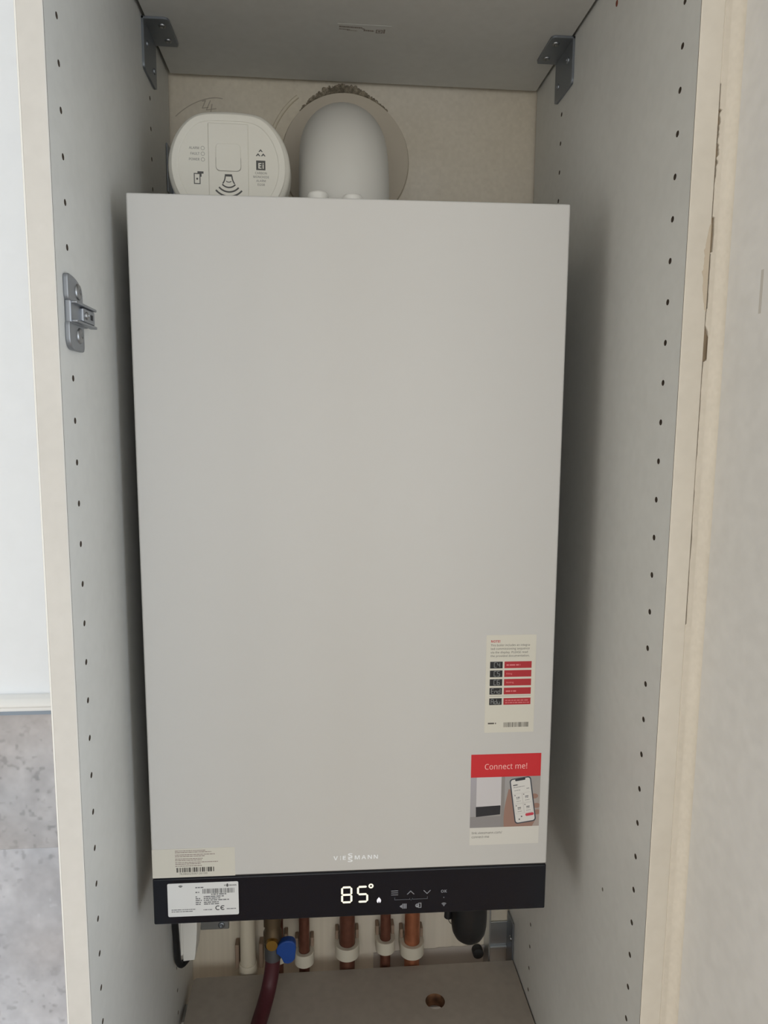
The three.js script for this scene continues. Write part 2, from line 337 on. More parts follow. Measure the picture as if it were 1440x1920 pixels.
// printed stamp on the underside of the top shelf
{
  const t = canvasTex(512, 160, (c, W, H) => {
    c.fillStyle = 'rgb(201,201,197)'; c.fillRect(0, 0, W, H); c.strokeStyle = 'rgba(88,72,62,0.62)'; c.fillStyle = 'rgba(88,72,62,0.62)';
    for (const [x0, x1, y, w] of [[16, 236, 50, 26], [16, 120, 92, 15], [90, 190, 108, 10], [250, 350, 96, 28], [236, 262, 70, 18]]) { c.lineWidth = w; c.setLineDash([19, 3, 12, 3]); c.beginPath(); c.moveTo(x0, y); c.lineTo(x1, y + 6); c.stroke(); }
    c.setLineDash([]); c.lineWidth = 12; c.strokeRect(374, 78, 54, 52); c.fillRect(440, 62, 16, 72); c.fillRect(388, 92, 26, 24);
  });
  const g = new THREE.BoxGeometry(0.058, 0.0002, 0.018); const b = cab.position;
  const p = g.attributes.position, uv = g.attributes.uv; for (let i = 0; i < p.count; i++) uv.setXY(i, p.getX(i) / 0.058 + 0.5, 0.5 + p.getZ(i) / 0.018);
  g.translate(0.002 - b.x, EYE + 0.4179 - b.y, 0.136 - b.z);
  tag(mesh('ink_stamp', g, std(0xffffff, 0.42, { map: t }), cab), 'faded ink stamp under the top shelf');
}
// steel corner brackets under the top shelf
function screwHead(r, at, dir, parent, mat = M.bolt) {     // domed head with a recess
  const g = new THREE.LatheGeometry([[0, 0.5], [r * 0.3, 0.5], [r * 0.36, 2.0], [r * 0.6, 1.9], [r * 0.85, 1.4], [r * 0.93, 0.9], [r, 0]].map(([a, b]) => new THREE.Vector2(a / 1000, b / 1000)), 16);
  g.applyQuaternion(new THREE.Quaternion().setFromUnitVectors(new THREE.Vector3(0, 1, 0), dir));
  const c = at.clone().sub(rootPos(parent)); g.translate(c.x, c.y, c.z);
  return mesh('screw', g, mat, parent);
}
function cornerBracket(side, z0, z1, yBot, flange) {
  const g = new THREE.Group(); g.name = 'corner_bracket'; cab.add(g); g.position.copy(P(side * IN, 417, (z0 + z1) / 2)).sub(cab.position);
  tag(g, side < 0 ? 'zinc corner bracket under the top shelf above the alarm' : 'zinc corner bracket under the top shelf beside the plastered wall');
  const o = rootPos(g), plate = (w, h, taper) => { const s = new THREE.Shape(), r = 0.006; s.moveTo(0, 0); s.lineTo(w, 0); s.lineTo(w, h - r); s.quadraticCurveTo(w, h, w - r, h); s.lineTo(taper, h); s.lineTo(0, h - taper * 0.4); s.closePath(); return new THREE.ExtrudeGeometry(s, { depth: 0.002, bevelEnabled: true, bevelThickness: 0.0003, bevelSize: 0.0003, bevelSegments: 1 }); };
  const W = (z1 - z0) / 1000;
  const leg = plate(W, (417.5 - yBot) / 1000, 0.006);       // x -> z, y -> down
  leg.applyMatrix4(new THREE.Matrix4().makeBasis(new THREE.Vector3(0, 0, 1), new THREE.Vector3(0, -1, 0), new THREE.Vector3(1, 0, 0)));
  leg.translate(side < 0 ? -IN / 1000 + 0.0003 : IN / 1000 - 0.0023, EYE + 0.4175, z0 / 1000); leg.translate(-o.x, -o.y, -o.z);
  const top = plate(W, flange / 1000, 0.004);               // x -> z, y -> inwards
  top.applyMatrix4(new THREE.Matrix4().makeBasis(new THREE.Vector3(0, 0, 1), new THREE.Vector3(-side, 0, 0), new THREE.Vector3(0, -side, 0).multiplyScalar(side)));
  top.translate(side * IN / 1000, EYE + 0.4176, z0 / 1000); top.translate(-o.x, -o.y, -o.z);
  for (const q of [leg, top]) q.computeVertexNormals();
  mesh('panel_plate', leg, M.darkSteel, g); mesh('shelf_plate', top, M.darkSteel, g);
  for (const z of [z0 + 13, z1 - 13]) {
    screwHead(4, P(side * (IN - flange * 0.68), 415.4, z), new THREE.Vector3(0, -1, 0), g, M.bolt);
  }
  screwHead(3.6, P(side * (IN - 2.4), yBot + 30, z1 - 14), new THREE.Vector3(-side, 0, 0), g, M.darkSteel);
  screwHead(3.6, P(side * (IN - 2.4), yBot + 16, z0 + 12), new THREE.Vector3(-side, 0, 0), g, M.darkSteel);
}
cornerBracket(-1, 82, 139, 367, 28);
cornerBracket(1, 87, 146, 369.5, 26);
// hinge mounting plate on the left panel
{
  const g = new THREE.Group(); g.name = 'hinge_plate'; cab.add(g); g.position.copy(P(-IN, 77, 392)).sub(cab.position);
  tag(g, 'grey metal hinge mounting plate screwed to the side panel');
  const o = rootPos(g);
  const lobe = (y0, y1, up) => {
    const s = new THREE.Shape(), a = 0.381, b = 0.412, r = 0.009;
    if (up) { s.moveTo(a + 0.006, y0); s.lineTo(b - 0.006, y0); s.quadraticCurveTo(b, y0 + 0.002, b, y0 + 0.007); s.lineTo(b, y1 - 0.003); s.quadraticCurveTo(b, y1, b - 0.003, y1); s.quadraticCurveTo(a, y1 - 0.001, a, y1 - 0.013); s.lineTo(a, y0 + 0.003); s.closePath(); }
    else { s.moveTo(a + 0.006, y1); s.lineTo(b - 0.004, y1); s.quadraticCurveTo(b, y1 - 0.001, b, y1 - 0.005); s.lineTo(b, y0 + r); s.quadraticCurveTo(b, y0, b - r, y0); s.lineTo(a + 0.003, y0); s.quadraticCurveTo(a, y0, a, y0 + 0.004); s.lineTo(a, y1 - 0.003); s.closePath(); }
    const e = new THREE.ExtrudeGeometry(s, { depth: 0.0022, bevelEnabled: true, bevelThickness: 0.0008, bevelSize: 0.0008, bevelSegments: 2 });
    e.applyMatrix4(new THREE.Matrix4().makeBasis(new THREE.Vector3(0, 0, 1), new THREE.Vector3(0, 1, 0), new THREE.Vector3(-1, 0, 0)));
    e.translate(-IN / 1000 + 0.003, EYE, 0); e.translate(-o.x, -o.y, -o.z); return e;
  };
  mesh('wing', lobe(0.083, 0.1035, true), M.hingeSteel, g);
  mesh('wing', lobe(0.050, 0.071, false), M.hingeSteel, g);
  boxAt('arm', -IN, -IN + 5, 68.5, 85.5, 372, 412, M.hingeSteel, g, 1.5);
  boxAt('arm_tongue', -IN, -IN + 7.5, 71.5, 82.5, 364, 392, M.hingeSteel, g, 1.5);
  for (const y of [70.2, 83.8]) boxAt('arm_flange', -IN + 3, -IN + 8.5, y - 1, y + 1, 362, 410, M.hingeSteel, g, 0.6);
  boxAt('slot', -IN + 6.8, -IN + 7.8, 75, 79, 370, 375, M.slot, g);
  screwHead(6.2, P(-IN + 3.6, 93.6, 391), new THREE.Vector3(1, 0, 0), g, M.bolt);
  screwHead(6.2, P(-IN + 3.6, 61, 391), new THREE.Vector3(1, 0, 0), g, M.bolt);
  screwHead(3, P(-IN + 7.2, 77, 385), new THREE.Vector3(1, 0, 0), g, M.bolt);
}

// ---------------------------------------------------------------- the boiler (local: front face z = 0, bottom y = 0, x from -200 to 200 mm)
const boiler = thing('wall_boiler', 'white wall-hung boiler with black control strip and stickers', 'boiler', P(-13.76, -506.07, 296.9));
boiler.rotation.set(0, -0.0154, 0.0037);
const BH = 702.5, ST = 49.8;
function lbox(name, x0, x1, y0, y1, z0, z1, mat, parent = boiler, r = 0) {
  const w = (x1 - x0) / 1000, h = (y1 - y0) / 1000, d = (z1 - z0) / 1000;
  const g = r ? new RoundedBoxGeometry(w, h, d, 3, Math.min(r / 1000, w / 2.01, h / 2.01, d / 2.01)) : new THREE.BoxGeometry(w, h, d);
  g.translate((x0 + x1) / 2000, (y0 + y1) / 2000, (z0 + z1) / 2000);
  return mesh(name, g, mat, parent);
}
lbox('casing', -196, 196, 14, BH - 4, -278, -24, M.casing, boiler, 4);
lbox('hanging_rail', -160, 160, 560, 620, -293, -278, M.steel);
const front = tag(lbox('front_cover', -200, 200, ST + 0.8, BH, -60, 0, M.boiler, boiler, 1.8), 'plain pearl-white front cover');
// control strip with printed symbols
{
  const k = 5.12, X = x => (x + 200) * k, Y = y => (ST - y) * k;
  const t = canvasTex(2048, 256, (c, W, H) => {
    c.fillStyle = '#10141d'; c.fillRect(0, 0, W, H);
    c.strokeStyle = c.fillStyle = '#8d9096'; c.lineCap = 'butt'; c.lineJoin = 'miter';
    const line = (w, ...p) => { c.lineWidth = w * k; c.beginPath(); c.moveTo(X(p[0]), Y(p[1])); for (let i = 2; i < p.length; i += 2) c.lineTo(X(p[i]), Y(p[i + 1])); c.stroke(); };
    for (const y of [22.2, 24.4, 26.6]) line(0.75, 38.9, y, 46.1, y);
    line(0.85, 55.4, 22.1, 59, 25.8, 62.6, 22.1);
    line(0.85, 72.4, 26, 76, 22.3, 79.6, 26);
    c.font = `bold ${4.6 * k}px sans-serif`; c.textAlign = 'center'; c.textBaseline = 'middle'; c.fillText('OK', X(93.3), Y(24.2));
    c.beginPath(); c.arc(X(93.4), Y(17.2), 0.55 * k, 0, 7); c.fill();
    c.strokeStyle = '#6c6f75';
    line(0.45, 42.6, 19.2, 42.6, 16.6, 58.2, 16.6, 58.2, 18); line(0.45, 60.8, 18, 60.8, 16.6, 76.4, 16.6, 76.4, 19.2); line(0.45, 59.5, 16.6, 59.5, 15.2);
    c.strokeStyle = '#8d9096';
    // wireless mark
    for (const r of [1.7, 3, 4.3]) { c.lineWidth = 0.75 * k; c.beginPath(); c.arc(X(93.6), Y(7.6), r * k * 0.8, -2.35, -0.79); c.stroke(); }
    c.beginPath(); c.arc(X(93.6), Y(7.9), 0.6 * k, 0, 7); c.fill();
    // radiator with arrow, tap
    for (let i = 0; i < 3; i++) c.fillRect(X(50.6 + i * 1.6), Y(12), 1.1 * k, 5.6 * k);
    c.beginPath(); c.moveTo(X(47.6), Y(9)); c.lineTo(X(50.2), Y(11)); c.lineTo(X(50.2), Y(7)); c.fill();
    c.beginPath(); c.arc(X(66), Y(9.3), 2.1 * k, 0, 7); c.fill(); c.lineWidth = 0.9 * k; c.strokeRect(X(67.2), Y(11.8), 2.6 * k, 4.8 * k);
    c.fillStyle = '#10141d'; c.fillRect(X(65.2), Y(10.1), 1.4 * k, 0.7 * k);
  });
  const m = tag(lbox('control_strip', -200, 200, 0, ST - 0.4, -58, -0.1, new THREE.MeshPhysicalMaterial({ color: 0xffffff, map: t, roughness: 0.22, specularIntensity: 0.7 }), boiler, 1.6), 'glossy black control strip with touch symbols');
  planarUV(m.geometry, -0.2, 0, 0.4, ST / 1000);
  lbox('shadow_joint', -199, 199, ST - 0.8, ST + 1.2, -58, -1.2, M.black, boiler);
  // lit seven-segment digits
  const lit = new THREE.MeshStandardMaterial({ color: 0x222222, emissive: new THREE.Color().setRGB(1.0, 0.95, 0.76), emissiveIntensity: 1.15, roughness: 0.6 });
  const T = 2.0;
  const seg = (parent, x0, y0, x1, y1) => {
    const hor = Math.abs(x1 - x0) > Math.abs(y1 - y0), h = T / 2, e = 0.85, s = new THREE.Shape();
    const pts = hor ? [[x0, y0], [x0 + e, y0 + h], [x1 - e, y0 + h], [x1, y0], [x1 - e, y0 - h], [x0 + e, y0 - h]] : [[x0, y0], [x0 + h, y0 - e], [x0 + h, y1 + e], [x0, y1], [x0 - h, y1 + e], [x0 - h, y0 - e]];
    pts.forEach((p, i) => i ? s.lineTo(p[0] / 1000, p[1] / 1000) : s.moveTo(p[0] / 1000, p[1] / 1000)); s.closePath();
    const g = new THREE.ExtrudeGeometry(s, { depth: 0.0003, bevelEnabled: false }); g.translate(0, 0, -0.0002);
    mesh('display_segment', g, lit, parent);
  };
  const digit = (x0, on) => {
    const d = new THREE.Group(); d.name = 'display_digit'; boiler.add(d);
    const x1 = x0 + 9.4, yb = 16.4, ym = 24.6, yt = 32.8, q = 0.35;
    const all = { a: [x0 + q, yt, x1 - q, yt], g: [x0 + q, ym, x1 - q, ym], d: [x0 + q, yb, x1 - q, yb], f: [x0, yt - q, x0, ym + q], b: [x1, yt - q, x1, ym + q], e: [x0, ym - q, x0, yb + q], c: [x1, ym - q, x1, yb + q] };
    for (const k of on) seg(d, ...all[k]);
  };
  digit(-11.2, 'abcdefg'); digit(5.0, 'afgcd');
  const ring = new THREE.TorusGeometry(0.00185, 0.00075, 8, 28); ring.scale(1, 1, 0.25); ring.translate(0.0182, 0.0333, 0); mesh('display_degree_sign', ring, lit, boiler);
  const f = new THREE.Shape(); f.moveTo(0, 3.3e-3); f.bezierCurveTo(1.6e-3, 1.6e-3, 2.5e-3, 0.2e-3, 2.0e-3, -1.4e-3); f.bezierCurveTo(1.7e-3, -2.6e-3, 1.0e-3, -2.9e-3, 0.7e-3, -2.9e-3); f.lineTo(0, -0.6e-3); f.lineTo(-0.7e-3, -2.9e-3); f.bezierCurveTo(-1.6e-3, -2.8e-3, -2.5e-3, -1.6e-3, -2.1e-3, 0); f.bezierCurveTo(-1.9e-3, 1.2e-3, -0.9e-3, 2.2e-3, 0, 3.3e-3);
  const fg = new THREE.ExtrudeGeometry(f, { depth: 0.0003, bevelEnabled: false, curveSegments: 8 }); fg.translate(0.0264, 0.0172, -0.0002); mesh('display_flame', fg, new THREE.MeshStandardMaterial({ color: 0x222222, emissive: new THREE.Color().setRGB(0.95, 0.92, 0.95), emissiveIntensity: 0.95 }), boiler);
}
// maker's lettering on the cover
{
  const font = await new FontLoader().loadAsync('fonts/droid/droid_sans_bold.typeface.json');
  const word = [], letter = (ch, cx, cy, w, h) => {
    const g = new TextGeometry(ch, { font, size: 1, depth: 0.0004, curveSegments: 5, bevelEnabled: false }); g.computeBoundingBox();
    const b = g.boundingBox, sx = w / 1000 / (b.max.x - b.min.x), sy = h / 1000 / (b.max.y - b.min.y);
    g.translate(-(b.min.x + b.max.x) / 2, -(b.min.y + b.max.y) / 2, 0); g.scale(sx, sy, 1); g.translate(cx / 1000, cy / 1000, -0.0001); word.push(g.index ? g.toNonIndexed() : g);
  };
  const y = 65.4; letter('V', -17.6, y, 4.4, 4.1); letter('I', -12.7, y, 0.9, 4.1); letter('E', -8.9, y, 3.2, 4.1);
  letter('S', -2.9, y + 2.3, 4.8, 4.9); letter('S', -2.9, y - 2.3, 4.8, 4.9);
  letter('M', 4.2, y, 5.2, 4.1); letter('A', 10.8, y, 4.6, 4.1); letter('N', 17, y, 4.4, 4.1); letter('N', 23, y, 4.4, 4.1);
  tag(mesh('maker_lettering', mergeGeometries(word), std(0xf4f7fa, 0.15, { metalness: 0.0 }), boiler), 'small raised silvery-white lettering');
}
// ---- stickers
const bars = (c, x, y, w, h, n) => { let p = x; const r = []; let tot = 0; for (let i = 0; i < n; i++) { const a = 1 + Math.floor(rnd() * 3), b = 1 + Math.floor(rnd() * 3); r.push([a, b]); tot += a + b; } for (const [a, b] of r) { c.fillRect(p, y, a / tot * w, h); p += (a + b) / tot * w; } };
const micro = (c, x, y, w, h) => { c.save(); c.lineWidth = h; let p = x; while (p < x + w) { const a = Math.min(h * (0.8 + rnd() * 3.5), x + w - p); c.fillRect(p, y - h / 2, a, h); p += a + h * (0.35 + rnd() * 0.3); } c.restore(); };
function sticker(label, x0, x1, y0, y1, z, tex, rot = 0, rough = 0.5, r = 0) {
  let g;
  if (r) { const s = new THREE.Shape(), a = x0 / 1000, b = x1 / 1000, c = y0 / 1000, d = y1 / 1000, q = r / 1000; s.moveTo(a + q, c); s.lineTo(b - q, c); s.quadraticCurveTo(b, c, b, c + q); s.lineTo(b, d - q); s.quadraticCurveTo(b, d, b - q, d); s.lineTo(a + q, d); s.quadraticCurveTo(a, d, a, d - q); s.lineTo(a, c + q); s.quadraticCurveTo(a, c, a + q, c); g = new THREE.ExtrudeGeometry(s, { depth: 0.0002, bevelEnabled: false, curveSegments: 6 }); g.translate(0, 0, z / 1000); }
  else { g = new THREE.BoxGeometry((x1 - x0) / 1000, (y1 - y0) / 1000, 0.0002); g.translate((x0 + x1) / 2000, (y0 + y1) / 2000, z / 1000); }
  planarUV(g, x0 / 1000, y0 / 1000, (x1 - x0) / 1000, (y1 - y0) / 1000);
  return tag(mesh('sticker', g, std(0xffffff, rough, { map: tex }), boiler), label);
}
sticker('cream note sticker with black and red code rows', 131.4, 181.4, 194.6, 295.4, 0.1, canvasTex(800, 1612, (c, W, H) => {
  c.fillStyle = '#d3d0c4'; c.fillRect(0, 0, W, H);
  const S = 16; c.textBaseline = 'alphabetic';
  c.fillStyle = '#b3202c'; c.font = `bold ${3.3 * S}px sans-serif`; c.fillText('NOTE!', 70, 7.6 * S);
  c.fillStyle = '#4c4a46'; c.font = `${3.0 * S}px sans-serif`;
  ['This boiler includes an integra-', 'ted commissioning sequence', 'via the display. PLEASE read', 'the provided documentation.'].forEach((s, i) => c.fillText(s, 70, (11.4 + i * 3.65) * S, 40 * S));
  const rows = [['C4', 14, 27.2], ['C5', 'Filling', 36.2], ['C6', 'Venting', 45.2], ['End', 10.5, 54.2], ['Adu', 0, 65.0]];
  for (const [code, txt, y] of rows) {
    c.fillStyle = '#1b1b1d'; c.fillRect(4.2 * S, y * S, 12.6 * S, 6.9 * S); c.fillStyle = '#ab262e'; c.fillRect(18.6 * S, y * S, 27.4 * S, 6.9 * S);
    c.fillStyle = '#e58b8b'; c.font = `${2.3 * S}px sans-serif`;
    if (txt > 0) { c.fillStyle = '#d98082'; micro(c, 20.6 * S, (y + 3.6) * S, txt * S, 1.4 * S); } else if (txt) c.fillText(txt, 20.6 * S, (y + 4.4) * S); else { c.fillStyle = '#cf7275'; micro(c, 20.4 * S, (y + 2.4) * S, 23 * S, 1.2 * S); micro(c, 20.4 * S, (y + 4.8) * S, 24 * S, 1.2 * S); }
    // seven-segment style code
    c.strokeStyle = '#8f9191'; c.lineWidth = 0.5 * S; const G = { C: 'aefd', 4: 'fgbc', 5: 'afgcd', 6: 'afgecd', E: 'afged', n: 'egc', d: 'bcdeg', A: 'abcefg', u: 'edc' };
    const cw = 2.3, gap = 1.0, tw = code.length * cw + (code.length - 1) * gap; let x = 4.2 + (12.6 - tw) / 2 + (code.length < 3 ? 0.7 : 0); const t = y + 1.0, m = y + 3.4, b = y + 5.8;
    for (const ch of code) { const seg = { a: [x, t, x + cw, t], g: [x, m, x + cw, m], d: [x, b, x + cw, b], f: [x, t, x, m], b: [x + cw, t, x + cw, m], e: [x, m, x, b], c: [x + cw, m, x + cw, b] }; for (const k of G[ch]) { const [a, p, q, r] = seg[k]; c.beginPath(); c.moveTo(a * S, p * S); c.lineTo(q * S, r * S); c.stroke(); } x += cw + gap; }
  }
  c.fillStyle = '#8f8c82'; c.fillRect(4 * S, 62.6 * S, 42 * S, 0.35 * S);
  c.fillStyle = '#55524c'; micro(c, 3.4 * S, 91.2 * S, 8.2 * S, 1.5 * S); bars(c, 19.2 * S, 90.4 * S, 25.6 * S, 5 * S, 34);
}), 0, 0.6);
sticker('red-topped sticker with a phone photo', 118.8, 190.4, 74.0, 171.6, 0.1, canvasTex(1080, 1472, (c, W, H) => {
  c.fillStyle = '#d3d1ca'; c.fillRect(0, 0, W, H);
  c.fillStyle = '#c8232b'; c.fillRect(0, 0, W, 0.25 * H);
  c.fillStyle = '#f1b7b2'; c.textAlign = 'center'; c.textBaseline = 'alphabetic'; c.font = '122px sans-serif'; c.fillText('Connect me!', W * 0.5, 0.165 * H, W * 0.62);
  // printed picture: appliance on a wall, hand with a phone
  const y0 = 0.25 * H, y1 = 0.806 * H, ph = y1 - y0;
  c.save(); c.beginPath(); c.rect(0, y0, W, ph); c.clip();
  const g = c.createLinearGradient(0, y0, W, y1); g.addColorStop(0, '#a9a6ae'); g.addColorStop(0.5, '#9a9895'); g.addColorStop(1, '#a79a94'); c.fillStyle = g; c.fillRect(0, y0, W, ph);
  c.fillStyle = '#8d8a8a'; c.fillRect(0, y0 + 0.78 * ph, 0.5 * W, 0.3 * ph);
  c.fillStyle = '#8b8785'; c.fillRect(0.44 * W, y0, 0.05 * W, ph);
  c.fillStyle = '#c9c6c8'; c.fillRect(0.085 * W, y0, 0.355 * W, 0.58 * ph);
  c.fillStyle = '#25252b'; c.beginPath(); c.moveTo(0.08 * W, y0 + 0.585 * ph); c.lineTo(0.435 * W, y0 + 0.565 * ph); c.lineTo(0.432 * W, y0 + 0.745 * ph); c.lineTo(0.085 * W, y0 + 0.785 * ph); c.fill();
  c.fillStyle = '#97776a'; c.beginPath(); c.moveTo(0.545 * W, y0 + 0.25 * ph); c.quadraticCurveTo(0.60 * W, y0 + 0.24 * ph, 0.60 * W, y0 + 0.42 * ph); c.lineTo(0.72 * W, y0 + ph); c.lineTo(0.49 * W, y0 + ph); c.quadraticCurveTo(0.47 * W, y0 + 0.75 * ph, 0.515 * W, y0 + 0.45 * ph); c.fill();
  c.beginPath(); c.moveTo(0.62 * W, y0 + 0.8 * ph); c.lineTo(0.95 * W, y0 + 0.86 * ph); c.lineTo(0.9 * W, y0 + ph); c.lineTo(0.6 * W, y0 + ph); c.fill();
  for (const [x, y] of [[0.92, 0.4], [0.955, 0.59], [0.965, 0.72]]) { c.beginPath(); c.ellipse(x * W, y0 + y * ph, 0.055 * W, 0.05 * ph, 0, 0, 7); c.fill(); }
  c.translate(0.755 * W, y0 + 0.475 * ph); c.rotate(-0.145);
  const rr = (x, y, w, h, r) => { c.beginPath(); c.moveTo(x + r, y); c.arcTo(x + w, y, x + w, y + h, r); c.arcTo(x + w, y + h, x, y + h, r); c.arcTo(x, y + h, x, y, r); c.arcTo(x, y, x + w, y, r); c.closePath(); c.fill(); };
  c.fillStyle = '#3a3f4a'; rr(-168, -372, 336, 744, 52); c.fillStyle = '#d7d5d1'; rr(-150, -354, 300, 708, 38);
  c.fillStyle = '#2a2d35'; rr(-80, -358, 160, 34, 15);
  c.fillStyle = '#55565a'; micro(c, -122, -262, 80, 17); c.fillStyle = '#8b8b8c'; micro(c, -122, -226, 180, 10); micro(c, -110, -172, 90, 10); micro(c, 80, -180, 42, 14);
  for (const [x, y] of [[-132, -118], [4, -118], [-132, 52], [4, 52]]) { c.strokeStyle = '#bdbbb8'; c.lineWidth = 4; c.strokeRect(x, y, 128, 158); c.fillStyle = '#66676a'; micro(c, x + 38, y + 62, 52, 14); micro(c, x + 38, y + 84, 48, 10); c.fillStyle = '#8a8a8c'; micro(c, x + 30, y + 124, 70, 8); c.fillStyle = '#44464a'; c.fillRect(x + 14, y + 16, 13, 16); }
  c.fillStyle = '#c23a4c'; rr(12, 224, 132, 46, 22); c.fillStyle = '#43464a'; c.beginPath(); c.arc(-50, 262, 11, 0, 7); c.fill(); c.beginPath(); c.arc(-90, 302, 11, 0, 7); c.fill();
  c.restore();
  c.fillStyle = '#55544f'; c.textAlign = 'left'; c.font = '52px sans-serif'; c.fillText('link.viessmann.com/', 30, 0.878 * H, 0.44 * W); c.fillText('connect-me', 30, 0.922 * H, 0.26 * W);
}), 0, 0.45);
sticker('pale sticker with fine print and barcode at the lower corner', -199.4, -118.2, 50.9, 81.4, 0.1, canvasTex(1300, 488, (c, W, H) => {
  c.fillStyle = '#cdcabf'; c.fillRect(0, 0, W, H); const S = 16;
  c.fillStyle = 'rgba(110,88,86,0.75)';
  [[2.2, 30], [3.9, 36], [6.4, 39], [8.1, 29], [10.7, 27], [12.4, 26], [14.6, 42], [16.3, 25], [18.4, 26]].forEach(([y, w]) => micro(c, 22.5 * S, y * S, w * S, 0.75 * S));
  c.fillStyle = '#2b2926'; bars(c, 23.6 * S, 20.2 * S, 38 * S, 4.9 * S, 24);
  c.fillStyle = '#4a4844'; c.font = `${2.9 * S}px monospace`; c.fillText('7638602500126100', 26 * S, 27.9 * S, 34 * S);
}), 0, 0.6);
sticker('white rating plate with rounded corners on the control strip', -185.6, -115.4, 8.4, 44.4, 0.0, canvasTex(1404, 720, (c, W, H) => {
  c.fillStyle = '#d9dad9'; c.fillRect(0, 0, W, H); const S = 20;
  c.strokeStyle = c.fillStyle = '#4b4d4f';
  for (const r of [1.0, 1.8, 2.6]) { c.lineWidth = 0.62 * S; c.beginPath(); c.arc(13 * S, 5 * S, r * S, -2.45, -0.69); c.stroke(); }
  c.font = `bold ${2.2 * S}px sans-serif`; c.textAlign = 'right'; c.fillText('VIESSMANN', 68.4 * S, 4.6 * S, 15 * S); c.fillRect(58.6 * S, 2 * S, 1.4 * S, 3.4 * S); c.textAlign = 'left';
  bars(c, 34.6 * S, 6.8 * S, 32 * S, 5.2 * S, 40);
  c.fillStyle = '#6e7072'; micro(c, 27.5 * S, 5.2 * S, 8 * S, 1.2 * S); micro(c, 27.5 * S, 10.4 * S, 3.8 * S, 1.3 * S); micro(c, 43 * S, 13 * S, 15 * S, 1.2 * S);
  [[15.2, 20, 2.2], [17.2, 17, 4.6], [19.2, 25, 6.2], [21.4, 15.5, 5.2], [23.4, 15, 4.8]].forEach(([y, w, v]) => { micro(c, 35.6 * S, y * S, w * S, 1.15 * S); micro(c, 27.5 * S, y * S, v * S, 1.15 * S); });
  micro(c, 3.4 * S, 28.6 * S, 24 * S, 0.9 * S); micro(c, 3.4 * S, 30.6 * S, 21 * S, 0.9 * S); micro(c, 35 * S, 29.6 * S, 9 * S, 0.9 * S); micro(c, 58 * S, 29.4 * S, 9.4 * S, 0.9 * S);
  c.strokeStyle = '#3c3e40'; c.lineWidth = 0.95 * S; c.beginPath(); c.arc(49.4 * S, 28 * S, 2.1 * S, 0.9, 5.4); c.stroke(); c.beginPath(); c.arc(54.4 * S, 28 * S, 2.1 * S, 0.9, 5.4); c.stroke(); c.beginPath(); c.moveTo(52.4 * S, 28 * S); c.lineTo(54.9 * S, 28 * S); c.stroke();
}), 0, 0.45, 1.8);

// ---------------------------------------------------------------- above the boiler
// flue: vertical from the boiler, elbow, into the wall
{
  const f = thing('flue_pipe', 'thick white flue pipe bending back into the wall above the boiler', 'flue', P(-19.8, 196.5, 150));
  const R = 85, yc = 312, pts = [P(-19.8, 198, 150), P(-19.8, yc - R, 150)];
  const o = f.position, path = new THREE.CurvePath();
  path.add(new THREE.LineCurve3(pts[0].clone().sub(o), pts[1].clone().sub(o)));
  const arc = []; for (let k = 0; k <= 24; k++) { const a = k / 24 * Math.PI / 2; arc.push(P(-19.8, yc - R + R * Math.sin(a), 150 - R + R * Math.cos(a)).sub(o)); }
  path.add(new THREE.CatmullRomCurve3(arc)); path.add(new THREE.LineCurve3(arc[24], P(-19.8, yc, 2).sub(o)));
  mesh('pipe', new THREE.TubeGeometry(path, 90, 0.0493, 48), M.flue, f);
  lathe('collar', [[49, 0], [54, 0], [54, 20], [53, 23], [50, 24]], P(-19.8, 196.8, 150), M.flue, f, 48);
  for (const [x, top, r] of [[-47.8, 225.3, 10.4], [-13.2, 223.6, 10.8]])
    lathe('test_cap', [[r * 0.8, 0], [r * 0.8, top - 207], [r, top - 206], [r, top - 200], [r * 0.86, top - 197.6], [r * 0.5, top - 196.3], [0, top - 196]], P(x, 196.3, 214), M.white, f, 24);
  const d = new THREE.CylinderGeometry(0.0805, 0.082, 0.005, 64); d.rotateX(Math.PI / 2); const c = P(-14, 327, 2.6).sub(o); d.translate(c.x, c.y, c.z);
  tag(mesh('wall_rosette', d, M.rosette, f), 'round off-white seal around the flue');
}
